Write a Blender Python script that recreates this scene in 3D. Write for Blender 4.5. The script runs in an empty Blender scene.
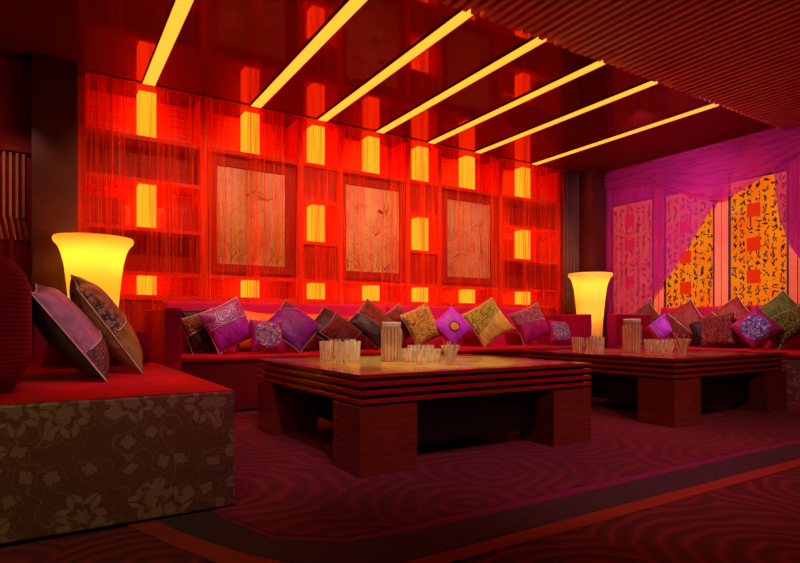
import bpy, bmesh, math, random
from mathutils import Vector, Matrix
random.seed(7)
C = bpy.context.scene.collection
PI = math.pi
# ------------------------------------------------------------------ camera
F = 567.6; CH = 0.65                      # focal length in pixels (800 wide), eye height
YAW = math.radians(31.95)
cd = bpy.data.cameras.new('camera'); cam = bpy.data.objects.new('camera', cd); C.objects.link(cam)
cam.location = (0, 0, CH); cam.rotation_euler = (PI/2, 0, -YAW)
cd.sensor_width = 36; cd.lens = F*36/800; cd.shift_y = 43.5/800; cd.clip_start = 0.02
bpy.context.scene.camera = cam
# ------------------------------------------------------------------ world, exposure
w = bpy.data.worlds.new('world'); bpy.context.scene.world = w; w.use_nodes = True
w.node_tree.nodes['Background'].inputs[0].default_value = (0.02, 0.003, 0.004, 1)
w.node_tree.nodes['Background'].inputs[1].default_value = 1.0
vs = bpy.context.scene.view_settings
vs.view_transform = 'Standard'; vs.look = 'None'; vs.exposure = 0.0; vs.gamma = 1; vs.use_curve_mapping = False
# ------------------------------------------------------------------ added fill spots, no such fixtures seen
CEIL = 2.644; BACKY = 5.10; RX = 6.32
def spot(loc, target, power, color, size=60, blend=0.6, rad=0.02, name='downlight'):
    l = bpy.data.lights.new(name, 'SPOT'); l.energy = power; l.color = color
    l.spot_size = math.radians(size); l.spot_blend = blend; l.shadow_soft_size = rad
    o = bpy.data.objects.new(name, l); C.objects.link(o); o.location = loc
    o.rotation_euler = (Vector(target)-Vector(loc)).to_track_quat('-Z', 'Y').to_euler()
    return o
for sx in (0.9, 1.63, 2.35, 2.92, 3.5, 4.21, 5.0):                     # wash on the red string curtain
    spot((sx, 3.75, 2.6), (sx, 5.2, 1.35), 85, (1, .50, .26), 74, .8)
spot((1.55, 3.1, 2.6), (1.6, 4.6, .6), 95, (1, .74, .86), 46, .8)       # cushions on the back sofa
spot((3.0, 3.1, 2.6), (3.1, 4.6, .6), 105, (1, .80, .72), 46, .8)
spot((4.3, 3.1, 2.6), (4.6, 4.6, .6), 90, (1, .74, .84), 46, .8)
spot((4.4, 3.7, 2.6), (5.95, 3.8, .6), 90, (1, .76, .80), 56, .8)       # window sofa
spot((4.1, 2.92, 2.57), (5.95, 2.8, .6), 90, (1, .76, .80), 56, .8)
spot((1.9, 2.95, 2.58), (1.85, 2.75, .44), 105, (.80, 1, .62), 36, .7)   # coffee table near
spot((4.0, 2.95, 2.58), (4.0, 2.75, .44), 62, (.95, .85, .7), 36, .7)    # coffee table far
spot((4.5, 3.2, 2.58), (6.3, 4.2, 1.8), 125, (1, .42, .74), 75, .9)     # window sheers
spot((4.1, 3.0, 2.58), (6.3, 3.0, 1.6), 140, (1, .40, .58), 70, .9)
spot((0.6, 0.6, 2.5), (0.85, 3.3, 0), 105, (1, .16, .36), 46, .9)         # carpet
spot((2.6, 0.2, 2.5), (2.3, 2.0, 0), 60, (1, .24, .60), 50, 1)
spot((4.2, 0.6, 2.5), (3.0, 2.2, 0), 40, (1, .2, .35), 60, .9)
spot((2.0, -.6, 2.3), (2.4, .9, 0), 36, (1, .2, .10), 50, .9)
spot((-.38, .5, 1.5), (-.30, 2.0, .2), 30, (1, .56, .20), 70, 1)        # amber light on the daybed end
spot((0.4, .0, 2.3), (.45, 2.0, .2), 14, (1, .62, .5), 40, 1)
spot((0.9, 1.2, 2.3), (.15, 2.8, .55), 60, (.95, .80, .9), 26, .7)      # the two big cushions
spot((1.2, -.8, 2.1), (2.2, 2.1, .3), 95, (1, .34, .24), 50, .8)        # table fronts
spot((-.1, 1.9, 2.5), (1.1, 2.7, .3), 26, (1, .42, .22), 50, .8)
spot((3.0, -.4, 2.1), (4.0, 2.1, .3), 80, (1, .35, .26), 50, .8)
spot((-.30, 4.2, 2.3), (-.22, 5.1, 1.5), 9, (1, .45, .3), 60, .6)       # slatted screen

# ------------------------------------------------------------------ pixel rays of the measured photograph -> points in the room
def ray(px, py):
    u = (px-400)/F; v = (325-py)/F
    return Vector((.5292+.8485*u, .8485-.5292*u, v))
def atY(px, py, Y): r = ray(px, py); return Vector((0, 0, CH)) + r*(Y/r.y)
def atX(px, py, X): r = ray(px, py); return Vector((0, 0, CH)) + r*(X/r.x)
def atZ(px, py, Z): r = ray(px, py); return Vector((0, 0, CH)) + r*((Z-CH)/r.z)

# ------------------------------------------------------------------ materials
class NT:
    def __init__(s, name):
        s.m = bpy.data.materials.new(name); s.m.use_nodes = True; s.t = s.m.node_tree; s.t.nodes.clear()
        s.out = s.n('ShaderNodeOutputMaterial')
    def n(s, k, **kw):
        x = s.t.nodes.new(k)
        for a, b in kw.items(): setattr(x, a, b)
        return x
    def put(s, inp, v):
        if hasattr(v, 'is_output'): s.t.links.new(v, inp)
        elif isinstance(v, tuple) and len(v) == 3 and inp.type == 'RGBA': inp.default_value = (*v, 1)
        else: inp.default_value = v
    def math(s, op, a, b=0.0, c=None, clamp=False):
        x = s.n('ShaderNodeMath', operation=op); x.use_clamp = clamp
        s.put(x.inputs[0], a); s.put(x.inputs[1], b)
        if c is not None: s.put(x.inputs[2], c)
        return x.outputs[0]
    def coord(s, scale=(1, 1, 1), rot=(0, 0, 0), loc=(0, 0, 0)):
        c = s.n('ShaderNodeTexCoord'); mp = s.n('ShaderNodeMapping')
        mp.inputs['Scale'].default_value = scale; mp.inputs['Rotation'].default_value = rot; mp.inputs['Location'].default_value = loc
        s.t.links.new(c.outputs['Object'], mp.inputs[0]); return mp.outputs[0]
    def noise(s, vec, scale=5, detail=3, rough=.5, dist=0):
        x = s.n('ShaderNodeTexNoise'); s.put(x.inputs['Vector'], vec); x.inputs['Scale'].default_value = scale
        x.inputs['Detail'].default_value = detail; x.inputs['Roughness'].default_value = rough; x.inputs['Distortion'].default_value = dist
        return x.outputs['Fac']
    def vor(s, vec, scale, feature='F1', dims='3D', rnd=1):
        x = s.n('ShaderNodeTexVoronoi', feature=feature, voronoi_dimensions=dims); s.put(x.inputs['Vector'], vec)
        x.inputs['Scale'].default_value = scale; x.inputs['Randomness'].default_value = rnd; return x
    def ramp(s, fac, stops, mode='LINEAR'):
        x = s.n('ShaderNodeValToRGB'); x.color_ramp.interpolation = mode; e = x.color_ramp.elements
        while len(e) < len(stops): e.new(.5)
        for k, (p, c) in enumerate(stops):
            e[k].position = p; e[k].color = (*c, 1) if isinstance(c, tuple) else (c, c, c, 1)
        s.put(x.inputs[0], fac); return x.outputs[0]
    def mix(s, fac, a, b):
        x = s.n('ShaderNodeMix', data_type='RGBA'); s.put(x.inputs[0], fac); s.put(x.inputs[6], a); s.put(x.inputs[7], b); return x.outputs[2]
    def bump(s, h, strength=.3, dist=.01):
        x = s.n('ShaderNodeBump'); x.inputs['Strength'].default_value = strength; x.inputs['Distance'].default_value = dist
        s.put(x.inputs['Height'], h); return x.outputs[0]
    def bsdf(s, col, rough=.5, metal=0, normal=None, **kw):
        x = s.n('ShaderNodeBsdfPrincipled'); s.put(x.inputs['Base Color'], col); s.put(x.inputs['Roughness'], rough); s.put(x.inputs['Metallic'], metal)
        if normal is not None: s.put(x.inputs['Normal'], normal)
        for k, v in kw.items(): s.put(x.inputs[k.replace('_', ' ')], v)
        return x.outputs[0]
    def done(s, sh): s.t.links.new(sh, s.out.inputs[0]); return s.m
    def sep(s, vec):
        x = s.n('ShaderNodeSeparateXYZ'); s.put(x.inputs[0], vec); return x.outputs
    def mixs(s, fac, a, b):
        x = s.n('ShaderNodeMixShader'); s.put(x.inputs[0], fac); s.t.links.new(a, x.inputs[1]); s.t.links.new(b, x.inputs[2]); return x.outputs[0]

def plain(name, col, rough=.6, metal=0, var=.15, scale=12, bump=.1, **kw):
    t = NT(name); v = t.coord(); f = t.noise(v, scale, 4)
    dk = tuple(c*(1-var) for c in col); lt = tuple(min(1, c*(1+var)) for c in col)
    return t.done(t.bsdf(t.ramp(f, [(.3, dk), (.7, lt)]), rough, metal, t.bump(f, bump, .01), **kw))
def emit(name, col, strength=1):
    t = NT(name); e = t.n('ShaderNodeEmission'); e.inputs[0].default_value = (*col, 1); e.inputs[1].default_value = strength
    return t.done(e.outputs[0])
def wood(name, c1, c2, rough=.35, sc=(1.5, 1.5, 14), coat=0.0, spec=.5):
    t = NT(name); v = t.coord(scale=sc); f = t.noise(v, 3, 5, .6, 1.2)
    return t.done(t.bsdf(t.ramp(f, [(.3, c1), (.7, c2)]), rough, 0, t.bump(f, .08, .005), Coat_Weight=coat, Specular_IOR_Level=spec))
def velvet(name, col, sc=160, ribs=None):
    t = NT(name); v = t.coord(); f = t.noise(v, sc, 2)
    h = f
    if ribs is not None:
        z = t.sep(v)[ribs]; h = t.math('SINE', t.math('MULTIPLY', z, 420))
    big = t.noise(v, 4, 3)
    c = t.ramp(big, [(.3, tuple(x*.75 for x in col)), (.7, tuple(min(1, x*1.2) for x in col))])
    return t.done(t.bsdf(c, .75, 0, t.bump(h, .35, .004), Specular_IOR_Level=.15, Sheen_Weight=.06, Sheen_Tint=(1, .2, .3)))
def satin(name, col, rough=.42, wrinkle=.5):
    t = NT(name); v = t.coord(scale=(9, 3, 3)); f = t.noise(v, 2.2, 4, .55, .8)
    f2 = t.noise(t.coord(), 500, 1)
    c = t.ramp(f, [(.3, tuple(x*.7 for x in col)), (.7, tuple(min(1, x*1.3) for x in col))])
    return t.done(t.bsdf(c, rough, 0, t.bump(t.math('ADD', f, t.math('MULTIPLY', f2, .05)), wrinkle, .03), Specular_IOR_Level=.25))
def speck(name, a, b, scale=70, thr=.35, rough=.35, metal=.3, third=None):
    t = NT(name); v = t.coord(); vo = t.vor(v, scale)
    cr = t.sep(vo.outputs['Color'])[0]
    stops = [(0, a), (thr, b)]
    if third: stops.append((.82, third))
    c = t.ramp(cr, stops, 'CONSTANT')
    n = t.n('ShaderNodeNormalMap') if False else None
    return t.done(t.bsdf(c, rough, metal, t.bump(vo.outputs['Distance'], .8, .01), Specular_IOR_Level=.3))
def swirls(name, a, b, scale=28):
    t = NT(name); v = t.coord(); vo = t.vor(v, scale*.5)
    r = t.math('SINE', t.math('MULTIPLY', vo.outputs['Distance'], 26))
    c = t.ramp(r, [(.45, a), (.75, b)])
    return t.done(t.bsdf(c, .4, 0, t.bump(r, .3, .003), Specular_IOR_Level=.6))
def flowers(name, ground, petal, axes=(0, 2), scale=6.5, rough=.6, metal=0.0):
    """woven damask: peonies around scattered centres, small leaves between"""
    t = NT(name); v = t.coord(); s = t.sep(v)
    cb = t.n('ShaderNodeCombineXYZ'); t.put(cb.inputs[0], s[axes[0]]); t.put(cb.inputs[1], s[axes[1]])
    nz = t.n('ShaderNodeTexNoise'); t.put(nz.inputs['Vector'], cb.outputs[0]); nz.inputs['Scale'].default_value = 9
    ad = t.n('ShaderNodeVectorMath', operation='MULTIPLY_ADD'); t.put(ad.inputs[0], nz.outputs['Color']); ad.inputs[1].default_value = (.045, .045, 0); t.put(ad.inputs[2], cb.outputs[0])
    def layer(sc, n, r0, rings):
        vo = t.vor(ad.outputs[0], sc, dims='2D', rnd=.75)
        mp = t.n('ShaderNodeVectorMath', operation='SCALE'); t.put(mp.inputs[0], ad.outputs[0]); mp.inputs['Scale'].default_value = 1
        df = t.n('ShaderNodeVectorMath', operation='SUBTRACT'); t.put(df.inputs[0], mp.outputs[0]); t.put(df.inputs[1], vo.outputs['Position'])
        q = t.sep(df.outputs[0]); ang = t.math('ARCTAN2', q[1], q[0])
        cell = t.sep(vo.outputs['Color'])
        ang = t.math('ADD', ang, t.math('MULTIPLY', cell[0], 6.28))
        dist = t.math('MULTIPLY', vo.outputs['Distance'], 1)
        d = t.math('DIVIDE', dist, r0)
        lobes = t.math('ABSOLUTE', t.math('COSINE', t.math('MULTIPLY', ang, n/2)))
        edge = t.math('ADD', t.math('MULTIPLY', lobes, .4), .62)
        rr = t.math('DIVIDE', d, edge)
        ins = t.math('LESS_THAN', rr, 1)
        ring = t.math('GREATER_THAN', t.math('SINE', t.math('MULTIPLY', rr, 6.28*rings)), -.25)
        rib = t.math('GREATER_THAN', t.math('ABSOLUTE', t.math('SINE', t.math('MULTIPLY', ang, n))), .22)
        keep = t.math('GREATER_THAN', cell[1], .18)
        return t.math('MULTIPLY', t.math('MULTIPLY', ins, keep), t.math('MULTIPLY', ring, rib))
    a = layer(scale, 6, .50, 2); b = layer(scale*1.9, 4, .42, 1)
    m = t.math('MAXIMUM', a, b)
    ln = t.math('LESS_THAN', t.math('ABSOLUTE', t.math('SUBTRACT', t.noise(ad.outputs[0], 8, 1), .5)), .006)
    m = t.math('MAXIMUM', m, t.math('MULTIPLY', ln, .5))
    weave = t.math('ADD', .75, t.math('MULTIPLY', t.noise(v, 260, 2), .5))
    c = t.mix(t.math('MULTIPLY', m, t.math('MULTIPLY', weave, .8)), ground, petal)
    return t.done(t.bsdf(c, t.math('SUBTRACT', rough, t.math('MULTIPLY', m, .2)), metal, t.bump(m, .25, .003), Sheen_Weight=.15))
def carpet(name, a, b, c3, scale=1.15, freq=26):
    t = NT(name); v = t.coord(scale=(1, 1, 0.001))
    nz = t.n('ShaderNodeTexNoise'); t.put(nz.inputs['Vector'], v); nz.inputs['Scale'].default_value = 2.2; nz.inputs['Detail'].default_value = 2
    ad = t.n('ShaderNodeVectorMath', operation='MULTIPLY_ADD'); t.put(ad.inputs[0], nz.outputs['Color']); ad.inputs[1].default_value = (.28, .28, 0); t.put(ad.inputs[2], v)
    vo = t.vor(ad.outputs[0], scale, dims='2D', rnd=.9)
    r = t.math('SINE', t.math('MULTIPLY', vo.outputs['Distance'], freq*scale*1.8))
    fine = t.noise(t.coord(), 240, 2)
    col = t.ramp(t.math('ADD', t.math('MULTIPLY', r, .42), .5), [(.25, a), (.62, b), (.9, c3)])
    col = t.mix(t.math('MULTIPLY', t.noise(t.coord(), 3, 4, .7), .7), col, (.02, .002, .006))
    return t.done(t.bsdf(col, .9, 0, t.bump(t.math('ADD', fine, t.math('MULTIPLY', r, .5)), .5, .008), Sheen_Weight=.3, Sheen_Tint=(1, .2, .3)))

M = {}
M['lacquer'] = wood('red_lacquer', (.26, .010, .010), (.36, .016, .014), .2, coat=.4)
M['lacquer2'] = wood('brown_lacquer', (.13, .022, .010), (.22, .042, .018), .22, (3, 3, 20), .5)
M['black'] = plain('black_lacquer', (.006, .003, .003), .3)
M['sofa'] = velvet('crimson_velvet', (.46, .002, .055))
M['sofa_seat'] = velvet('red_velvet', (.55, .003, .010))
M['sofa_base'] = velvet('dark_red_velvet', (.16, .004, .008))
M['maroon_rib'] = velvet('ribbed_maroon', (.20, .003, .030), ribs=2)
M['damask'] = flowers('brown_damask', (.12, .050, .030), (.27, .22, .155), scale=5.6)
M['damask_side'] = flowers('brown_damask_side', (.10, .02, .018), (.26, .16, .12), axes=(1, 2))
M['dkwood'] = wood('dark_wood', (.060, .009, .006), (.100, .015, .009), .4, (2, 2, 9))
M['folds'] = plain('brown_drape', (.10, .030, .018), .7)
M['wallred'] = None
t = NT('red_mosaic'); v = t.coord(); s_ = t.sep(v)
cb = t.n('ShaderNodeCombineXYZ'); t.put(cb.inputs[0], s_[0]); t.put(cb.inputs[1], s_[2])
br = t.n('ShaderNodeTexBrick'); t.put(br.inputs['Vector'], cb.outputs[0]); br.inputs['Scale'].default_value = 9; br.inputs['Mortar Size'].default_value = .035
br.offset = 0; br.inputs['Brick Width'].default_value = .5; br.inputs['Row Height'].default_value = .42
br.inputs['Color1'].default_value = (.62, .035, .008, 1); br.inputs['Color2'].default_value = (.5, .022, .006, 1); br.inputs['Mortar'].default_value = (.85, .10, .02, 1)
M['wallred'] = t.done(t.bsdf(br.outputs[0], .45))
M['shelfred'] = wood('red_shelf', (.50, .016, .006), (.66, .028, .008), .5, spec=.1)
M['panelred'] = wood('red_panel', (.26, .008, .004), (.38, .012, .006), .5, (1, 1, 16), spec=.1)
M['frame_red'] = wood('red_frame', (.20, .006, .004), (.26, .010, .006), .5, spec=.1)
M['box'] = emit('glowing_box', (1, .075, .0027), 7.4)
M['strip'] = emit('strip_diffuser', (1, .15, .012), 4.2)
M['edge'] = plain('black_trim', (.004, .002, .002), .5)
t = NT('dark_mirror_ceiling'); g = t.n('ShaderNodeBsdfGlossy'); g.inputs['Roughness'].default_value = .015; g.inputs['Color'].default_value = (.13, .030, .025, 1)
d = t.n('ShaderNodeBsdfDiffuse'); d.inputs['Color'].default_value = (.10, .008, .004, 1); a = t.n('ShaderNodeAddShader')
t.t.links.new(g.outputs[0], a.inputs[0]); t.t.links.new(d.outputs[0], a.inputs[1]); M['mirror'] = t.done(a.outputs[0])
M['slat'] = wood('ceiling_slat', (.50, .085, .075), (.64, .12, .10), .45, (9, 1, 9))
M['slat_salmon'] = wood('salmon_slat', (.50, .15, .10), (.60, .20, .13), .5)
M['carpet'] = carpet('swirl_carpet', (.045, .002, .004), (.10, .004, .008), (.24, .012, .010), 1.3, 30)
M['rug'] = carpet('rug_field', (.085, .004, .020), (.125, .006, .034), (.22, .016, .060), 1.25, 27)
M['band_dark'] = plain('rug_dark_band', (.050, .036, .042), .9, scale=60, bump=.4)
M['band_orange'] = plain('rug_orange', (.30, .040, .012), .9, scale=60, bump=.4)
M['band_mag'] = plain('rug_magenta', (.22, .010, .09), .9, scale=60, bump=.4)
M['white'] = plain('ivory_plastic', (.85, .85, .75), .4)
M['gold_thread'] = plain('gold_thread', (.62, .46, .30), .45)
M['dim_thread'] = plain('beige_thread', (.42, .26, .2), .5)
# string curtain: vertical threads of varying density
t = NT('red_string_curtain'); v = t.coord(scale=(1, 1, .012)); n1 = t.noise(v, 75, 3, .7); n2 = t.noise(v, 5.5, 3, .6)
al = t.math('MULTIPLY', t.math('SUBTRACT', n1, .44), 6, clamp=True)
al = t.math('MULTIPLY_ADD', al, .55, t.math('MULTIPLY', t.math('SUBTRACT', n2, .45), 1.5), clamp=False)
al = t.math('MINIMUM', t.math('MAXIMUM', al, .12), .88)
tr = t.n('ShaderNodeBsdfTransparent'); tl = t.n('ShaderNodeBsdfTranslucent'); df = t.n('ShaderNodeBsdfDiffuse')
hue = t.ramp(t.noise(v, 140, 1), [(.35, (.85, .018, .004)), (.62, (1, .07, .012)), (.72, (1, .20, .06))])
t.put(tl.inputs[0], hue); t.put(df.inputs[0], hue)
M['strings'] = t.done(t.mixs(al, tr.outputs[0], t.mixs(.4, df.outputs[0], tl.outputs[0])))
def sheer(name, col, base, fold_axis_scale):
    t = NT(name); v = t.coord(scale=fold_axis_scale); n = t.noise(v, 6, 3, .6)
    al = t.math('ADD', t.math('MULTIPLY', t.math('SUBTRACT', n, .5), .45), base, clamp=True)
    tr = t.n('ShaderNodeBsdfTransparent'); tr.inputs[0].default_value = (.60, .26, .68, 1)
    tl = t.n('ShaderNodeBsdfTranslucent'); df = t.n('ShaderNodeBsdfDiffuse')
    tl.inputs[0].default_value = (*col, 1); df.inputs[0].default_value = (*col, 1)
    return t.done(t.mixs(al, tr.outputs[0], t.mixs(.3, df.outputs[0], tl.outputs[0])))
M['sheer'] = sheer('magenta_sheer', (.72, .06, .50), .34, (1, 3.2, .25))
M['sheer_swag'] = sheer('magenta_swag', (.85, .07, .42), .34, (1, .5, 6))
t = NT('lit_rice_paper'); v = t.coord(); n = t.noise(v, 3, 4)
c = t.ramp(n, [(.3, (1, .11, .002)), (.7, (1, .24, .005))]); e = t.n('ShaderNodeEmission'); t.put(e.inputs[0], c); e.inputs[1].default_value = .9
M['paper'] = t.done(e.outputs[0])
M['ink'] = plain('black_ink', (.012, .006, .008), .7)
M['seal'] = emit('red_seal', (1, .03, .005), .75)  # reflections of the wall boxes, painted as glowing red squares on the panes
M['winframe'] = wood('window_frame_wood', (.78, .20, .08), (.86, .26, .11), .5, spec=.2)
M['upper'] = plain('rose_panel', (.62, .12, .14), .5)
M['winframe_in'] = plain('window_inner_frame', (.03, .008, .03), .5)
def glass(name, col=(1, .96, .86), rough=.02, ribs=9, highlight=.5):
    t = NT(name); g = t.bsdf(col, rough, 0, None, Transmission_Weight=1.0, IOR=1.35)
    q = t.sep(t.coord()); ang = t.math('ARCTAN2', q[1], q[0]); rib = t.math('SINE', t.math('MULTIPLY', ang, ribs))
    f = t.math('MULTIPLY', t.math('SUBTRACT', rib, .35), 1.6, clamp=True); f = t.math('ADD', t.math('MULTIPLY', f, highlight), .10)  # cream diffuse stripes paint highlights onto the ribs
    d = t.n('ShaderNodeBsdfDiffuse'); d.inputs[0].default_value = (.92, .95, .70, 1)
    tr = t.n('ShaderNodeBsdfTransparent'); tr.inputs[0].default_value = (.97, .96, .88, 1)
    base = t.mixs(.45, g, tr.outputs[0])
    return t.done(t.mixs(f, base, d.outputs[0]))
M['glass'] = glass('clear_glass'); M['glass2'] = glass('ribbed_glass', (.97, .95, .8), ribs=18, highlight=.45)
t = NT('gold_onyx'); v = t.coord(); n = t.noise(v, 3.2, 6, .65, 2)  # gold reflection of the wall boxes painted into the table top colour
c = t.ramp(n, [(.25, (.42, .22, .04)), (.5, (.75, .50, .12)), (.75, (.80, .62, .24))])
def polished(t, c, tint, f=.5):
    d = t.n('ShaderNodeBsdfDiffuse'); t.put(d.inputs[0], c); g = t.n('ShaderNodeBsdfGlossy'); g.inputs[0].default_value = (*tint, 1); g.inputs['Roughness'].default_value = .02
    return t.done(t.mixs(f, d.outputs[0], g.outputs[0]))
M['onyx'] = polished(t, c, (1, .85, .5))
t = NT('rose_onyx'); v = t.coord(); n = t.noise(v, 3.2, 6, .65, 2)  # pink light painted into the far table top's colour
c = t.ramp(n, [(.25, (.42, .03, .05)), (.75, (.75, .20, .18))])
M['onyx2'] = polished(t, c, (1, .6, .6))

# ------------------------------------------------------------------ mesh helpers
def box(bm, x0, x1, y0, y1, z0, z1, bev=0):
    vs_ = [bm.verts.new(p) for p in ((x0, y0, z0), (x1, y0, z0), (x1, y1, z0), (x0, y1, z0), (x0, y0, z1), (x1, y0, z1), (x1, y1, z1), (x0, y1, z1))]
    fs = [bm.faces.new([vs_[i] for i in q]) for q in ((3, 2, 1, 0), (4, 5, 6, 7), (0, 1, 5, 4), (1, 2, 6, 5), (2, 3, 7, 6), (3, 0, 4, 7))]
    if bev:
        es = list({e for f in fs for e in f.edges})
        bmesh.ops.bevel(bm, geom=es, offset=bev, segments=3, profile=.5, affect='EDGES')
def lathe(bm, prof, n=48, c=(0, 0), rib=0, amp=0):
    rings = []
    for r, z in prof:
        ring = []
        for k in range(n):
            a = 2*PI*k/n; rr = r*(1+(amp*math.cos(rib*a) if rib else 0))
            ring.append(bm.verts.new((c[0]+rr*math.cos(a), c[1]+rr*math.sin(a), z)))
        rings.append(ring)
    for i in range(len(rings)-1):
        for k in range(n): bm.faces.new((rings[i][k], rings[i][(k+1) % n], rings[i+1][(k+1) % n], rings[i+1][k]))
    return rings
def capring(bm, ring, flip=False):
    bm.faces.new(ring[::-1] if flip else ring)
def tube(bm, pts, r=.003, n=6, closed=False):
    pts = [Vector(p) for p in pts]; rings = []
    N = len(pts)
    for i, p in enumerate(pts):
        a = pts[(i-1) % N] if (closed or i > 0) else p; b = pts[(i+1) % N] if (closed or i < N-1) else p
        d = (b-a).normalized(); up = Vector((0, 0, 1)) if abs(d.z) < .9 else Vector((1, 0, 0))
        s = d.cross(up).normalized(); q = d.cross(s)
        rings.append([bm.verts.new(p+s*math.cos(2*PI*k/n)*r+q*math.sin(2*PI*k/n)*r) for k in range(n)])
    for i in range(N if closed else N-1):
        A = rings[i]; B = rings[(i+1) % N]
        for k in range(n): bm.faces.new((A[k], A[(k+1) % n], B[(k+1) % n], B[k]))
    if not closed: bm.faces.new(rings[0][::-1]); bm.faces.new(rings[-1])
def obj(name, bm, mat, parent=None, smooth=False):
    bmesh.ops.recalc_face_normals(bm, faces=bm.faces[:])
    me = bpy.data.meshes.new(name); bm.to_mesh(me); bm.free()
    if smooth:
        for p in me.polygons: p.use_smooth = True
    me.materials.append(M[mat] if isinstance(mat, str) else mat)
    o = bpy.data.objects.new(name, me); C.objects.link(o)
    if parent: o.parent = parent
    return o
def tag(o, label, cat, group=None):
    o['label'] = label; o['category'] = cat
    if group: o['group'] = group
    return o
def thing(name, label, cat, loc=(0, 0, 0), rotz=0, group=None):
    o = bpy.data.objects.new(name, None); C.objects.link(o); o.location = loc; o.rotation_euler = (0, 0, rotz); o.empty_display_size = .1
    return tag(o, label, cat, group)
def struct(name, bm, mat, parent=None):
    o = obj(name, bm, mat, parent)
    if not parent: o['kind'] = 'structure'
    return o
def bxo(name, dims, mat, parent=None, bev=0, smooth=False):
    bm = bmesh.new(); box(bm, *dims, bev=bev); return obj(name, bm, mat, parent, smooth)
def sbox(name, dims, mat, parent=None):
    bm = bmesh.new(); box(bm, *dims); return struct(name, bm, mat, parent)
def label_copy(root, loc, label=None, rotz=None):
    r = root.copy(); C.objects.link(r); r.location = loc
    if rotz is not None: r.rotation_euler = (0, 0, rotz)
    if label: r['label'] = label
    for ch in list(root.children):
        c = ch.copy(); C.objects.link(c); c.parent = r
        for g in list(ch.children):
            q = g.copy(); C.objects.link(q); q.parent = c
    return r

# ------------------------------------------------------------------ room shell
LX = -.62; FY = -2.2; WY = 5.46
sbox('floor', (LX-.1, RX+.2, FY-.1, WY+.1, -.06, 0), 'carpet')
sbox('ceiling', (LX-.1, RX+.2, FY-.1, WY+.1, CEIL, CEIL+.06), 'mirror')
sbox('wall_back', (LX-.1, RX+.2, WY, WY+.1, 0, CEIL), 'wallred')
sbox('wall_left', (LX-.1, LX, FY, WY, 0, CEIL), 'dkwood')
sbox('wall_front', (LX-.1, RX+.2, FY-.1, FY, 0, CEIL), 'dkwood')
sbox('wall_right', (RX, RX+.12, FY, WY, 0, CEIL), 'dkwood')
# wooden piers beside the curtain
sbox('trim_1', (-.09, .20, 4.95, WY-.002, 0, CEIL-.002), 'dkwood')
sbox('trim_2', (5.99, 6.318, 4.91, WY-.002, 0, CEIL-.002), 'dkwood')
# slatted ceiling over the near half
bm = bmesh.new(); x = -.55
while x < RX-.05:
    box(bm, x, x+.036, -2.1, 2.765, CEIL-.058, CEIL-.004); x += .0735
struct('trim_4', bm, 'slat')
bm = bmesh.new()                                              # fluted brown drape right of the string curtain
n = 60; A = []; B = []
for i in range(n+1):
    X = 5.70+.29*i/n; y = 5.12+.022*math.sin(i/n*PI*2*4.5)
    A.append((bm.verts.new((X, y, .002)), bm.verts.new((X, y, CEIL-.003)))); B.append((bm.verts.new((X, y+.012, .002)), bm.verts.new((X, y+.012, CEIL-.003))))
for i in range(n):
    bm.faces.new((A[i][0], A[i+1][0], A[i+1][1], A[i][1])); bm.faces.new((B[i][1], B[i+1][1], B[i+1][0], B[i][0]))
for q in (0, n): bm.faces.new((A[q][0], A[q][1], B[q][1], B[q][0]))
o = obj('drape', bm, 'folds', smooth=True); tag(o, 'dark brown pleated drape hanging floor to ceiling right of the red string curtain', 'curtain')

# slatted red screen at the far left
t_ = thing('slatted_screen', 'dark red screen with vertical wooden slats at the far left edge of the room', 'screen', (-.33, 5.1, 0))
bxo('panel', (-.24, .235, .0, .03, 0.01, 2.63), 'panelred', t_)
for k in range(7):
    bm = bmesh.new(); X = -.06+k*.040
    box(bm, X, X+.017, -.05, -.002, 1.44, 1.92)
    pts = [(X+.008, -.028, 1.45), (min(X+.035, .222), -.028, 1.28)]
    tube(bm, pts, .010, 4); obj('slat', bm, 'slat_salmon', t_)
for k in range(3): bxo('stile', (-.2+k*.15, -.17+k*.15, -.05, -.002, .02, 1.30), 'frame_red', t_)
bxo('rail', (-.24, .235, -.05, -.002, 1.93, 1.97), 'frame_red', t_)

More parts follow.
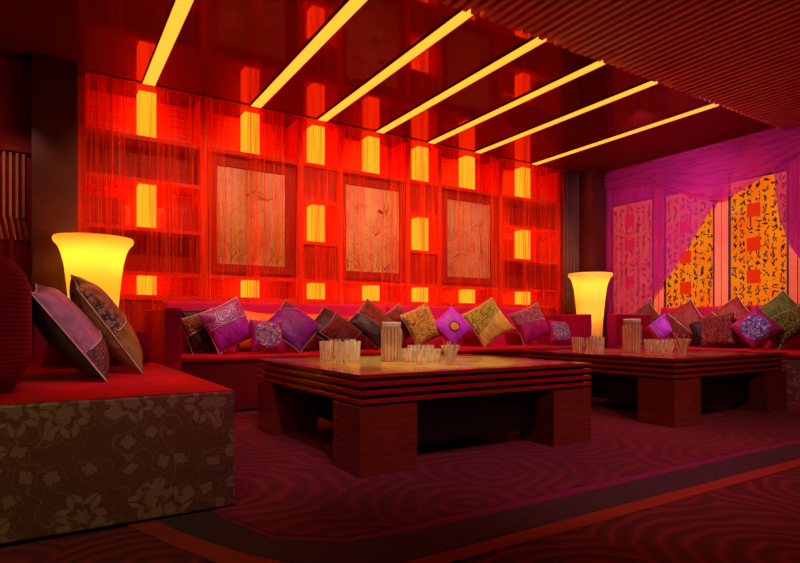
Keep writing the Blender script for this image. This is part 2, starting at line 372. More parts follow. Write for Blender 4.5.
# ------------------------------------------------------------------ red shelving wall behind the curtain
sw = thing('wall_shelving', 'red open shelving covering the back wall behind the string curtain', 'shelving', (2.92, 5.3, 0))
def rel(x0, x1, y0, y1, z0, z1): return (x0-2.92, x1-2.92, y0-5.3, y1-5.3, z0, z1)
UP = [.24, 1.18, 2.09, 2.515, 3.325, 3.75, 4.66, 5.66]
for X in UP: bxo('upright', rel(X-.028, X+.028, 5.17, 5.455, .002, CEIL-.005), 'shelfred', sw)
rows = [(.86, .905), (1.068, 1.10), (1.44, 1.472), (1.845, 1.88), (2.20, 2.238)]
for i in range(7):
    x0, x1 = UP[i]+.0285, UP[i+1]-.0285
    pic = i in (1, 3, 5)
    for k, (z0, z1) in enumerate(rows):
        if pic and k in (2, 3): continue
        bxo('shelf', rel(x0, x1, 5.18, 5.455, z0, z1), 'shelfred', sw)
    if pic: bxo('panel', rel(x0, x1, 5.26, 5.29, 1.102, 2.198), 'shelfred', sw)
    elif i in (0, 6):
        bxo('panel', rel(x0, x1, 5.40, 5.43, 1.882, 2.198), 'panelred', sw); bxo('panel', rel(x0, x1, 5.40, 5.43, 1.102, 1.438), 'panelred', sw)
        bxo('panel', rel(x0, x0+.30, 5.30, 5.33, 1.475, 1.72), 'panelred', sw); bxo('panel', rel(x1-.27, x1, 5.30, 5.33, 1.475, 1.72), 'panelred', sw)
    else:
        bxo('panel', rel(x0, x1, 5.205, 5.235, 1.882, 2.198), 'panelred', sw); bxo('panel', rel(x0, x1, 5.205, 5.235, 1.102, 1.438), 'panelred', sw)
    bxo('panel', rel(x0, x1, 5.20, 5.23, .01, .858), 'panelred', sw)
cols = [.72, 1.62, 2.29, 2.92, 3.55, 4.22, 5.12]
cname = ['left of all the paintings', 'in line with the left painting', 'between the left and middle paintings', 'in line with the middle painting',
         'between the middle and right paintings', 'in line with the right painting', 'rightmost near the brown drape']
proto = {}
for i, X in enumerate(cols):
    for key, (z0, z1), rn in (('tall', (2.242, 2.63), 'top'), ('mid', (1.476, 1.842), 'middle'), ('low', (.908, 1.066), 'bottom')):
        if key == 'mid' and i % 2: continue
        lab = 'glowing yellow wall box, %s row, %s' % (rn, cname[i])
        if key not in proto:
            bm = bmesh.new(); box(bm, -.068, .068, -.068, .068, 0, z1-z0); o = obj('wall_light_box', bm, 'box'); proto[key] = o
        else: o = proto[key].copy(); C.objects.link(o)
        o.location = (X+.012, 5.29, z0); tag(o, lab, 'wall light', 'glowing boxes on the back wall')

# pictures
def art(name, seed, ycol):
    t = NT(name); v = t.coord(loc=(seed, 0, seed*2)); n = t.noise(v, 2.6, 5, .65, 1)
    st = t.noise(t.coord(scale=(7, 1, .6), loc=(seed, 0, 0)), 2, 3)
    base = t.ramp(n, [(.3, (.22, .07, .035)), (.45, (.42, .19, .10)), (.6, (.50, .30, .17)), (.72, (.32, .10, .06))])
    base = t.mix(t.math('MULTIPLY', t.math('SUBTRACT', st, .45), 5, clamp=True), base, ycol)
    wv = t.noise(t.coord(scale=(1, 1, .8), loc=(seed*3, 1, 0)), 5, 4, .6, 2.5)
    ln = t.math('LESS_THAN', t.math('ABSOLUTE', t.math('SUBTRACT', wv, .5)), .010)
    wv2 = t.noise(t.coord(loc=(seed*5, 2, 3)), 3.2, 2, .5, 1)
    blot = t.math('GREATER_THAN', wv2, .68)
    zz = t.sep(t.coord())[2]
    low = t.math('MULTIPLY', t.math('LESS_THAN', zz, .12), ln)
    c = t.mix(t.math('MULTIPLY', t.math('MAXIMUM', low, t.math('MULTIPLY', ln, .45)), .75), base, (.10, .03, .02))
    c = t.mix(t.math('MULTIPLY', blot, .6), c, (.30, .05, .045))
    return t.done(t.bsdf(c, .4, 0, None))
for k, (X, lab, yc, extra) in enumerate(((1.63, 'framed brown floral painting on the red wall, left of three with yellow streaks', (.34, .24, .03), 0),
                                  (2.92, 'framed pink floral painting on the red wall, middle of three', (.46, .36, .14), 1),
                                  (4.21, 'framed brown branch painting on the red wall, right of three', (.42, .26, .16), 2))):
    p = thing('framed_painting', lab, 'painting', (X, 5.245, 1.65), 0, 'paintings on the back wall')
    bxo('canvas', (-.325, .325, -.022, .0, -.445, .445), art('painting_%d' % k, k*3.7+1, yc), p)
    bm = bmesh.new(); W = .325; Hh = .445; fw = .072
    box(bm, -W-fw, -W, -.04, .012, -Hh-fw, Hh+fw); box(bm, W, W+fw, -.04, .012, -Hh-fw, Hh+fw)
    box(bm, -W, W, -.04, .012, Hh, Hh+fw); box(bm, -W, W, -.04, .012, -Hh-fw, -Hh)
    obj('frame', bm, 'frame_red', p)
    # painted branches and blossoms (brush marks)
    bm = bmesh.new(); rnd = random.Random(k+4)
    def brush(x, z, ang, L, bend, wd):
        pts = []
        for i in range(9):
            s = i/8; pts.append((x, z)); ang += bend/8; x += math.cos(ang)*L/8; z += math.sin(ang)*L/8
            x = max(-.31, min(.31, x)); z = max(-.43, min(.43, z))
        for i in range(8):
            a, b = pts[i], pts[i+1]; d = Vector((b[0]-a[0], b[1]-a[1]))
            if d.length < 1e-4: continue
            nrm = Vector((-d.y, d.x)).normalized(); w0 = wd*(1-i/9); w1 = wd*(1-(i+1)/9)
            bm.faces.new([bm.verts.new((q[0], -.0235, q[1])) for q in ((a[0]+nrm.x*w0, a[1]+nrm.y*w0), (a[0]-nrm.x*w0, a[1]-nrm.y*w0), (b[0]-nrm.x*w1, b[1]-nrm.y*w1), (b[0]+nrm.x*w1, b[1]+nrm.y*w1))])
    if extra < 2:
        for i in range(16): brush(rnd.uniform(-.3, .3), -.42, rnd.uniform(1.0, 2.1), rnd.uniform(.12, .34), rnd.uniform(-1.6, 1.6), .004)
        for i in range(7): brush((.05 if extra == 0 else .10)+rnd.uniform(-.05, .05), .22+rnd.uniform(-.03, .03), rnd.uniform(-.9, .6), rnd.uniform(.06, .12), rnd.uniform(-2, 2), .010)
        brush(-.06 if extra == 0 else .02, .20 if extra == 0 else 0-.05, .2, .09, .8, .016)
    else:
        brush(-.24, -.24, .9, .24, -1.2, .009); brush(-.05, -.12, -.1, .2, -.3, .007); brush(.18, -.15, 1.5, .36, .3, .012); brush(.16, .17, .8, .24, .2, .007); brush(.05, .12, 1.6, .16, -2.4, .007)
    obj('brushwork', bm, plain('brush_ink_%d' % k, (.16, .05, .03), .6), p)

# string curtain (hangs free in front of the shelving)
sc = thing('string_curtain', 'sheer red string curtain hanging across the whole back wall', 'curtain', (2.92, BACKY, 0))
bm = bmesh.new(); n = 900; prev = None; X0, X1 = -2.66, 2.76
for i in range(n+1):
    X = X0+(X1-X0)*i/n; y = .012*math.sin(X*23)+.008*math.sin(X*61+1)+.006*math.sin(X*9)
    a = bm.verts.new((X, y, .015)); b = bm.verts.new((X, y, CEIL-.006))
    if prev: bm.faces.new((prev[0], a, b, prev[1]))
    prev = (a, b)
obj('strings', bm, 'strings', sc, True)
bxo('curtain_rail', (X0, X1, -.025, .025, CEIL-.006, CEIL-.001), 'frame_red', sc)

# ceiling strip lights
SX = [.72, 1.62, 2.275, 2.92, 3.565, 4.22, 5.12]
ord_ = ['first', 'second', 'third', 'fourth', 'fifth', 'sixth', 'seventh']
L0 = None
for i, X in enumerate(SX):
    lab = 'long glowing amber strip light on the mirrored ceiling, %s counting from the left' % ord_[i]
    if L0 is None:
        L0 = thing('strip_light', lab, 'ceiling light', (X, 2.775, CEIL), 0, 'strip lights on the mirrored ceiling')
        bxo('diffuser', (-.046, .046, .0, 2.305, -.009, -.001), 'strip', L0)
        bm = bmesh.new(); box(bm, -.054, -.0465, .0, 2.305, -.012, -.001); box(bm, .0465, .054, .0, 2.305, -.012, -.001); obj('housing', bm, 'edge', L0)
    else: label_copy(L0, (X, 2.775, CEIL), lab)

# ------------------------------------------------------------------ windows on the right wall
def wz(bm, y0, y1, z0, z1, x0, x1): box(bm, x0, x1, y0, y1, z0, z1)
panes = [(4.235, 4.845), (3.49, 4.10), (2.75, 3.345), (2.0, 2.60)]
edges = [4.90, 4.167, 3.417, 2.672, 1.92]
for k, (y0, y1) in enumerate(panes):
    e1, e0 = edges[k], edges[k+1]
    wdw = thing('window_%d' % (k+1), 'tall window with calligraphy on lit orange paper', 'window', (RX, (y0+y1)/2, 0)); wdw['kind'] = 'structure'
    for q in ('label', 'category'): del wdw[q]
    cy = (y0+y1)/2; zb, zt = .55, 2.54
    bm = bmesh.new()
    for (a, b, c, d) in ((e0-cy+.004, y0-cy, 0.3, CEIL-.003), (y1-cy, e1-cy-.004, .3, CEIL-.003), (y0-cy, y1-cy, zt+.03, CEIL-.003), (y0-cy, y1-cy, .3, zb)):
        box(bm, -.035, -.002, a, b, c, d)
    obj('frame', bm, 'winframe', wdw)
    bm = bmesh.new(); g = .022
    for (a, b, c, d) in ((y0-cy, y0-cy+g, zb, zt+.03), (y1-cy-g, y1-cy, zb, zt+.03), (y0-cy+g, y1-cy-g, zt+.03-g, zt+.03), (y0-cy+g, y1-cy-g, zb, zb+g)):
        box(bm, -.034, -.01, a, b, c, d)
    obj('inner_frame', bm, 'winframe_in', wdw)
    bxo('paper_pane', (-.020, -.012, y0-cy+g, y1-cy-g, zb+g, 2.20), 'paper', wdw)
    bxo('upper_panel', (-.020, -.012, y0-cy+g, y1-cy-g, 2.202, zt+.03-g), 'upper', wdw)
    bxo('transom_bar', (-.030, -.0205, y0-cy+g, y1-cy-g, 2.19, 2.21), 'winframe_in', wdw)
    bm = bmesh.new(); rnd = random.Random(30+k); ncol = 7; Wp = (y1-y0-2*g); pitch = Wp/ncol
    for c_ in range(ncol):
        yc = y0-cy+g+pitch*(c_+.5); z = 2.17-rnd.uniform(0, .05)
        while z > zb+.1:
            hgl = rnd.uniform(.045, .10); wd = rnd.uniform(.022, .036)
            for s_i in range(rnd.randint(4, 7)):
                ay = yc+rnd.uniform(-wd, wd)*.8; az = z-rnd.uniform(0, hgl); ang = rnd.choice((0.15, 1.2, 1.57, 2.2, 1.4)) + rnd.uniform(-.35, .35); Ls = rnd.uniform(.018, .06); th = rnd.uniform(.004, .009)
                d = Vector((math.cos(ang), math.sin(ang))); nn = Vector((-d.y, d.x))
                p0 = Vector((ay, az))-d*Ls/2; p1 = p0+d*Ls*.5+nn*rnd.uniform(-.006, .006); p2 = p0+d*Ls
                for a_, b_, wa, wb in ((p0, p1, th*.5, th), (p1, p2, th, th*.25)):
                    bm.faces.new([bm.verts.new((-.0212, q.x, q.y)) for q in (a_+nn*wa, a_-nn*wa, b_-nn*wb, b_+nn*wb)])
            z -= hgl+rnd.uniform(.010, .03)
    obj('calligraphy', bm, 'ink', wdw)
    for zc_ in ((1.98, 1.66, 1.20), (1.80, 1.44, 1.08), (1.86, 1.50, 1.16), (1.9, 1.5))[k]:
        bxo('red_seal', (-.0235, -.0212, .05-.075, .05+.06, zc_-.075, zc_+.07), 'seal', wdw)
# sheer drapes
sh = thing('sheer_curtain', 'magenta sheer curtain swagged and tied back over the tall windows', 'curtain', (6.275, 3.6, 0))
def sheet(name, mat, f, n=70, m=40):
    bm = bmesh.new(); G = [[bm.verts.new(f(i/n, j/m)) for j in range(m+1)] for i in range(n+1)]
    for i in range(n):
        for j in range(m): bm.faces.new((G[i][j], G[i+1][j], G[i+1][j+1], G[i][j+1]))
    return obj(name, bm, mat, sh, True)
def lerp(tab, z):
    for (a, b), (c, d) in zip(tab, tab[1:]):
        if z <= c: return b+(d-b)*(z-a)/(c-a)
    return tab[-1][1]
LT = [(.6, 4.5), (1.07, 4.16), (1.29, 3.94), (1.61, 3.72), (1.97, 3.47), (2.62, 3.1)]
RT = [(.6, 2.25), (1.26, 2.61), (1.45, 2.73), (1.75, 2.82), (2.25, 2.87), (2.62, 3.05)]
def left(i, j):
    z = .60+2.02*j; y = 4.885+(lerp(LT, z)-4.885)*i
    return (.02*math.sin(i*34)*(.2+.3*j)-.045, y-3.6, z)
sheet('left_panel', 'sheer', left)
def right(i, j):
    z = .60+2.02*j; y = 1.9+(lerp(RT, z)-1.9)*i
    return (.02*math.sin(i*34)*(.2+.3*j)-.05, y-3.6, z)
sheet('right_panel', 'sheer', right)
def swag(i, j):
    y = 4.885-2.985*i; drop = .22+.40*math.exp(-((y-3.4)/.65)**2)
    return (-.075+.012*math.sin(j*30+i*3), y-3.6, 2.635-drop*(1-j))
sheet('swag', 'sheer_swag', swag, 60, 60)

# ------------------------------------------------------------------ rug
rug = thing('area_rug', 'large swirl patterned crimson rug with dark and orange border under the tables', 'rug', (2.9, 2.7, 0))
def poly(name, pts, z0, z1, mat):
    bm = bmesh.new(); a = [bm.verts.new((x-2.9, y-2.7, z0)) for x, y in pts]; b = [bm.verts.new((x-2.9, y-2.7, z1)) for x, y in pts]
    bm.faces.new(a[::-1]); bm.faces.new(b)
    for i in range(len(pts)): j = (i+1) % len(pts); bm.faces.new((a[i], a[j], b[j], b[i]))
    return obj(name, bm, mat, rug)
def edge(pts, y0): return [(pts[0][0], 4.12)]+pts+[(6.0, y0), (6.0, 4.12)]
poly('orange_border', edge([(.12, 2.35), (.22, 2.03), (.30, 1.80), (.39, 1.58), (.53, 1.36), (.74, 1.235)], 1.235), .001, .006, 'band_orange')
poly('dark_band', edge([(.20, 2.35), (.29, 2.05), (.37, 1.83), (.46, 1.62), (.58, 1.43), (.77, 1.305)], 1.305), .006, .008, 'band_dark')
poly('magenta_line', edge([(.47, 2.15), (.50, 1.90), (.575, 1.65), (.76, 1.50), (.95, 1.475)], 1.475), .008, .0095, 'band_mag')
poly('field', edge([(.48, 2.15), (.515, 1.90), (.59, 1.67), (.77, 1.535), (.95, 1.53)], 1.53), .0095, .012, 'rug')

# ------------------------------------------------------------------ sofas
SH = .42
# back sofa
s = thing('sofa', 'long low crimson velvet sofa along the back wall below the paintings', 'sofa', (2.91, 4.6, 0), 0, 'velvet sofas')
def R(x0, x1, y0, y1, z0, z1): return (x0-2.91, x1-2.91, y0-4.6, y1-4.6, z0, z1)
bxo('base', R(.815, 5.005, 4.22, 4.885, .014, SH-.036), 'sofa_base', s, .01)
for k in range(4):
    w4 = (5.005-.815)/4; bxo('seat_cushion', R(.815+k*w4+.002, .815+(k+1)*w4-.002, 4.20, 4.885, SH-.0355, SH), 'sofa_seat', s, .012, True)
for k in range(4):
    bxo('backrest', R(.815+k*w4+.002, .815+(k+1)*w4-.002, 4.89, 5.055, .014, .85), 'sofa', s, .03, True)
bxo('armrest', R(.70, .813, 4.20, 5.05, .014, .77), 'sofa', s, .012)
bxo('armrest', R(5.007, 5.12, 4.20, 5.05, .014, .77), 'sofa', s, .012)
# right sofa
s = thing('sofa', 'crimson velvet sofa with damask base along the window wall', 'sofa', (5.75, 3.1, 0), 0, 'velvet sofas')
def R(x0, x1, y0, y1, z0, z1): return (x0-5.75, x1-5.75, y0-3.1, y1-3.1, z0, z1)
bxo('base', R(5.29, 6.04, 2.02, 4.0, .014, SH-.036), 'damask_side', s, .01)
for k in range(2): bxo('seat_cushion', R(5.27, 6.04, 2.02+k*1.0, 3.0+k*1.0, SH-.0355, SH), 'sofa_seat', s, .012, True)
for k in range(2): bxo('backrest', R(6.045, 6.13, 2.02+k*.99, 3.005+k*.99, .014, .85), 'sofa', s, .025, True)
bxo('armrest', R(5.27, 6.13, 4.004, 4.12, .014, .77), 'sofa', s, .012)
# left daybed in the foreground
s = thing('sofa', 'large red sofa with brown damask end panel in the left foreground', 'sofa', (0, 2.8, 0), 0, 'velvet sofas')
def R(x0, x1, y0, y1, z0, z1): return (x0, x1, y0-2.8, y1-2.8, z0, z1)
bxo('base', R(-.42, .565, 2.003, 3.69, .014, SH-.002), 'damask', s, .008)
bxo('seat_cushion', R(-.40, .563, 2.01, 3.69, SH-.0015, SH+.002), 'sofa_seat', s, .0015)
bxo('backrest', R(-.56, -.43, 2.01, 3.69, .014, .85), 'sofa', s, .03, True)
bxo('armrest', R(-.56, .33, 3.695, 3.81, .014, .77), 'sofa', s, .012)
SL = SH+.002

# ------------------------------------------------------------------ cushions
def hgt(u, v, t): return t*(max(0, (1-abs(u)**2.6))*max(0, (1-abs(v)**2.6)))**.55
def outline(u, v, s):      # pinched sides, corners drawn out
    k = 1-.075*(1-v*v)*(abs(u)**3); q = 1-.075*(1-u*u)*(abs(v)**3)
    return (u*k*s/2, v*q*s/2)
def pillow(label, size, thick, mat, back=None, panel=None, piping=None, disc=None, seed=0, name='cushion', tassel=None, group='scatter cushions'):
    rnd = random.Random(seed); root = thing(name, label, 'cushion', (0, 0, 0), 0, group)
    N = 28; ph = [rnd.uniform(0, 6) for _ in range(4)]
    def wr(u, v): return .006*math.sin(u*9+ph[0]+v*3)*(abs(v)**2)+.006*math.sin(v*8+ph[1]-u*4)*(abs(u)**2)
    def front(u, v, off=0):
        x, y = outline(u, v, size); return Vector((x, y, hgt(u, v, thick/2)+wr(u, v)*(1-max(abs(u), abs(v))**6)+off))
    bm = bmesh.new(); G = [[bm.verts.new(front(-1+2*i/N, -1+2*j/N)) for j in range(N+1)] for i in range(N+1)]
    Hb = [[None]*(N+1) for _ in range(N+1)]
    for i in range(N+1):
        for j in range(N+1):
            if i in (0, N) or j in (0, N): Hb[i][j] = G[i][j]
            else:
                u, v = -1+2*i/N, -1+2*j/N; x, y = outline(u, v, size); Hb[i][j] = bm.verts.new((x, y, -hgt(u, v, thick/2)))
    for i in range(N):
        for j in range(N):
            bm.faces.new((G[i][j], G[i+1][j], G[i+1][j+1], G[i][j+1]))
            f = bm.faces.new((Hb[i][j+1], Hb[i+1][j+1], Hb[i+1][j], Hb[i][j]))
            if back: f.material_index = 1
    o = obj('cover', bm, mat, root, True)
    if back: o.data.materials.append(M[back])
    if panel:                                   # a sewn-on second fabric across part of the front; panel=(test direction, offset, material)
        (du, dv), off, pm = panel
        bm = bmesh.new(); K = 34; mp = {}
        def key(u, v):
            k_ = (round(u, 4), round(v, 4))
            if k_ not in mp: mp[k_] = bm.verts.new(front(u, v, .0022))
            return mp[k_]
        # march strips parallel to the seam
        d = Vector((du, dv)).normalized(); L = Vector((-d.y, d.x))
        rows_ = []
        for a in range(K+1):
            q = off+(1.42*1.0-off)*a/K; ts = []
            lo, hi = -3, 3
            for (c0, m0) in ((d.x*q, L.x), (d.y*q, L.y)):
                if abs(m0) < 1e-6:
                    if abs(c0) > .995: lo, hi = 1, 0
                    continue
                t0, t1 = sorted(((-.995-c0)/m0, (.995-c0)/m0)); lo = max(lo, t0); hi = min(hi, t1)
            if hi <= lo: break
            rows_.append([key(*(d*q+L*(lo+(hi-lo)*b/K))) for b in range(K+1)])
        for a in range(len(rows_)-1):
            for b in range(K):
                vs_ = [rows_[a][b], rows_[a][b+1], rows_[a+1][b+1], rows_[a+1][b]]
                if len(set(vs_)) == 4:
                    try: bm.faces.new(vs_)
                    except ValueError: pass
        seam = [v_.co.copy()+Vector((0, 0, .001)) for v_ in rows_[0]]
        pn = obj('panel', bm, pm, root, True)
        bm = bmesh.new(); tube(bm, seam, .0028); obj('seam_cord', bm, piping or 'dim_thread', pn, True)
    if piping:
        bm = bmesh.new(); pts = []
        for a in range(24): pts.append(front(-1+2*a/24, -1))
        for a in range(24): pts.append(front(1, -1+2*a/24))
        for a in range(24): pts.append(front(1-2*a/24, 1))
        for a in range(24): pts.append(front(-1, 1-2*a/24))
        tube(bm, pts, .0032, 6, True); obj('piping', bm, piping, root, True)
    if disc:
        r, dm, cu, cv = disc; bm = bmesh.new(); rings = [[bm.verts.new(front(cu, cv, .004))]]
        for a in range(1, 9):
            rings.append([bm.verts.new(front(cu+r*a/8*math.cos(2*PI*b/32), cv+r*a/8*math.sin(2*PI*b/32), .004 if a < 8 else .0005)) for b in range(32)])
        for b in range(32): bm.faces.new((rings[0][0], rings[1][b], rings[1][(b+1) % 32]))
        for a in range(1, 8):
            for b in range(32): bm.faces.new((rings[a][b], rings[a+1][b], rings[a+1][(b+1) % 32], rings[a][(b+1) % 32]))
        mo = obj('motif', bm, dm, root, True)
        if r < .5:
            bm = bmesh.new(); tube(bm, [front(cu+r*math.cos(2*PI*b/32), cv+r*math.sin(2*PI*b/32), .004) for b in range(32)], .005, 6, True); obj('motif_ring', bm, 'ink', mo, True)
    if tassel:
        for (tu, tv) in ((1, 1), (1, -1), (-1, 1)):
            bm = bmesh.new(); p = front(tu, tv); tube(bm, [p*.97, p*1.07], .008, 8); obj('corner_tip', bm, tassel, root, True)
    return root
def place(root, nrm, roll, px, rest=SH, Y=None, X=None, xy=None, wall=None):
    """orient (front normal nrm, in-plane roll), then set the lowest point on the seat"""
    n = Vector(nrm).normalized(); up = Vector((0, 0, 1)); xx = up.cross(n).normalized(); yy = n.cross(xx)
    Mx = Matrix((xx, yy, n)).transposed() @ Matrix.Rotation(math.radians(roll), 3, 'Z')
    root.rotation_euler = Mx.to_euler()
    pts = [Mx @ v.co for ch in root.children if ch.name.split('.')[0] in ('cover', 'piping') for v in ch.data.vertices]
    lo = min(p.z for p in pts); root.location.z = rest-lo-.004
    if xy: root.location.x, root.location.y = xy
    elif Y is not None:
        c = atY(px, 325, Y); root.location.x = c.x
        root.location.y = Y
    else:
        c = atX(px, 325, X); root.location.y = c.y; root.location.x = X
    if wall is not None:
        if Y is not None: root.location.y = wall-max(p.y for p in pts); root.location.x = atY(px, 325, root.location.y).x
        else: root.location.x = wall-max(p.x for p in pts); root.location.y = atX(px, 325, root.location.x).y
    return root
M['p_brown'] = speck('brown_brocade', (.10, .03, .012), (.20, .05, .02), 90, .5)
M['p_purple'] = satin('purple_satin', (.34, .006, .26)); M['p_violet'] = satin('violet_satin', (.46, .03, .62))
M['p_swirl'] = swirls('magenta_swirl', (.22, .008, .13), (.46, .10, .26))
M['p_plum'] = satin('plum_satin', (.17, .004, .15)); M['p_plum2'] = speck('plum_brocade', (.07, .004, .05), (.18, .02, .10), 60)
M['p_orange'] = satin('orange_satin', (.75, .11, .005), .5, .2)
M['p_red'] = satin('red_satin', (.38, .008, .014), .5, .2)
M['p_dark'] = satin('dark_brown_satin', (.03, .006, .008)); M['p_black'] = satin('black_satin', (.015, .008, .010))
M['p_mar'] = speck('maroon_beads', (.13, .010, .012), (.28, .06, .04), 110, .6, .3, .4)
M['p_gold'] = speck('gold_speckled', (.14, .04, .01), (.62, .38, .07), 120, .35, .35, .4)
M['p_olive'] = speck('olive_speckled', (.10, .07, .008), (.50, .44, .06), 120, .35, .35, .4)
M['p_goldsat'] = satin('gold_satin', (.55, .33, .05), .3, .8)
M['p_mag'] = satin('magenta_satin', (.34, .004, .12)); M['p_magb'] = speck('magenta_brocade', (.16, .02, .06), (.34, .09, .12), 100)
M['p_seq1'] = speck('blue_gold_sequins', (.06, .05, .55), (.55, .30, .16), 130, .42, .25, .5, (.85, .6, .4))
M['p_seq2'] = speck('blue_silver_sequins', (.08, .05, .50), (.30, .22, .60), 120, .4, .25, .5, (.8, .6, .55))
M['p_green'] = satin('green_satin', (.10, .13, .01), .35, .8); M['p_greenp'] = speck('green_pleated', (.05, .06, .008), (.26, .26, .04), 130, .5, .4, .3)
M['p_greend'] = satin('dark_green_satin', (.03, .045, .02))
M['p_flower'] = speck('orange_embroidery', (.75, .18, .02), (.80, .30, .04), 60, .5, .5, 0)
M['p_redbr'] = satin('red_brown_satin', (.22, .016, .010), .4, .8)
M['p_mauve'] = satin('mauve_satin', (.34, .15, .22), .33, .9); M['p_mauved'] = speck('mauve_brocade', (.10, .04, .045), (.16, .07, .07), 120)
M['p_flor'] = flowers('gold_floral_brocade', (.03, .022, .012), (.55, .42, .20), axes=(0, 1), scale=34, rough=.45, metal=.2)
M['p_antgold'] = satin('antique_gold_satin', (.26, .17, .045), .33, .9)

BK = 4.885       # backrest face of the back sofa
def back(label, px, s_, roll, lean, mat, row, yaw=0, **kw):
    th = kw.pop('th', .13); p = pillow(label, s_, th, mat, seed=int(px), **kw)
    ln = math.radians(lean); yw = math.radians(yaw)
    return place(p, (math.cos(ln)*math.sin(yw), -math.cos(ln)*math.cos(yw), math.sin(ln)), roll, px, Y=4.6, wall=BK-row)
# behind row
back('small black cushion almost hidden behind the purple swirl cushion at the left arm', 207, .36, 8, 12, 'p_black', .0)
back('orange cushion peeking out between the swirl cushion and the big plum cushion', 259, .34, -6, 10, 'p_orange', .0)
back('orange square cushion showing right of the big plum diamond cushion', 316, .345, 2, 10, 'p_orange', .0)
back('plain red square cushion behind the dark diamond cushions', 349, .345, 0, 10, 'p_red', .0, th=.1)
# front rows
back('brown brocade cushion with cream seam leaning at the left arm', 203, .30, 20, 16, 'p_brown', .09, panel=((.2, -1), -.1, 'p_dark'), piping='gold_thread')
back('magenta satin cushion with swirl brocade upper half and black tip', 228, .36, 25, 16, 'p_purple', .22, panel=((.0, 1), .05, 'p_swirl'), piping='gold_thread')
back('small magenta cushion with round blue and gold sequin motif near the left arm', 267, .28, -4, 20, 'p_mag', .34, disc=(.82, 'p_seq1', 0, .05))
back('big plum satin diamond cushion with brocade corner', 293, .40, 45, 38, 'p_plum', .12, panel=((1, 1), .75, 'p_plum2'), piping='dim_thread')
back('dark brown diamond cushion behind the left drinking glasses', 331, .35, 45, 36, 'p_dark', .14, piping='dim_thread')
back('small maroon beaded diamond cushion just behind the left drinking glasses', 341, .28, 45, 30, 'p_mar', .40, piping='dim_thread')
back('large maroon beaded diamond cushion with dark lower side and curved seam', 373, .39, 43, 28, 'p_mar', .12, panel=((-1, -.1), .15, 'p_dark'), piping='dim_thread')
back('maroon cushion rising behind the near glass pitcher', 397, .34, 30, 16, 'p_mar', .04, piping='dim_thread')
back('gold speckled cushion standing right of the near glass pitcher', 422, .37, 22, 18, 'p_gold', .16, piping='dim_thread')
back('bright violet cushion with round orange flower and gold tips', 452, .33, 40, 20, 'p_violet', .24, yaw=-18, disc=(.30, 'p_flower', -.05, -.1), tassel='p_goldsat')
back('olive speckled cushion with gold satin lower corner', 488, .42, 30, 22, 'p_olive', .12, yaw=-22, panel=((.35, -1), .12, 'p_goldsat'), piping='gold_thread')
back('magenta cushion with brocade upper half near the right arm', 531, .39, 22, 16, 'p_mag', .10, yaw=-22, panel=((.2, 1), .1, 'p_magb'), piping='dim_thread')
back('small maroon cushion with round sequin motif against the right arm', 560, .29, -4, 18, 'p_mag', .30, yaw=-22, disc=(.74, 'p_seq1', 0, .0))
BX = 6.04
def side(label, px, s_, roll, lean, mat, row, yaw=0, **kw):
    th = kw.pop('th', .13); p = pillow(label, s_, th, mat, seed=int(px), **kw)
    ln = math.radians(lean); yw = math.radians(yaw)
    return place(p, (-math.cos(ln)*math.cos(yw), -math.cos(ln)*math.sin(yw), math.sin(ln)), roll, px, X=5.8, wall=BX-row)
side('brown diamond cushion farthest left on the window sofa', 644, .39, 42, 22, 'p_brown', .02, 10, piping='dim_thread')
side('small red and violet satin diamond cushion behind the far pitcher', 661, .27, 42, 20, 'p_violet', .20, 10, panel=((-1, 0), .45, 'p_red'), piping='dim_thread')
side('red brown striped cushion with cream cords and beaded lower edge', 683, .40, 36, 22, 'p_redbr', .08, 10, panel=((-1, -.25), .15, 'p_mar'), piping='gold_thread')
side('small black cushion tucked between the striped and the beaded brown cushions', 705, .27, 20, 14, 'p_black', .16, 10)
side('square brown beaded cushion left of the blue sequin one', 717, .33, 8, 16, 'p_mar', .24, 10)
side('red brown diamond cushion with cream cord behind the blue sequin one', 730, .41, 38, 22, 'p_redbr', .05, 10, panel=((-1, -.2), .2, 'p_mar'), piping='gold_thread')
side('magenta cushion with round blue and silver sequin motif on the window sofa', 755, .32, 42, 22, 'p_mag', .30, 25, disc=(.78, 'p_seq2', -.05, -.1))
side('large olive green cushion with pleated band at the right edge', 781, .42, 40, 18, 'p_green', .06, 30, th=.16, panel=((-.2, -1), -.15, 'p_greenp'), piping='gold_thread')
# the two big ones in the left foreground
def big(label, xy, s_, nrm, roll, mat, **kw):
    p = pillow(label, s_, kw.pop('th', .17), mat, **kw); return place(p, nrm, roll, 0, rest=SL, xy=xy)
big('large mauve satin cushion with dark back leaning on the left sofa', (.085, 2.74), .435, (.80, -.10, .58), 10, 'p_mauve', back='p_greend', panel=((0, -1), .35, 'p_mauved'), piping='gold_thread', seed=3)
big('gold floral brocade cushion leaning behind the mauve one', (.245, 3.08), .48, (.82, -.10, .56), 14, 'p_antgold', back='p_antgold', panel=((0, 1), -.05, 'p_flor'), piping='gold_thread', seed=5)
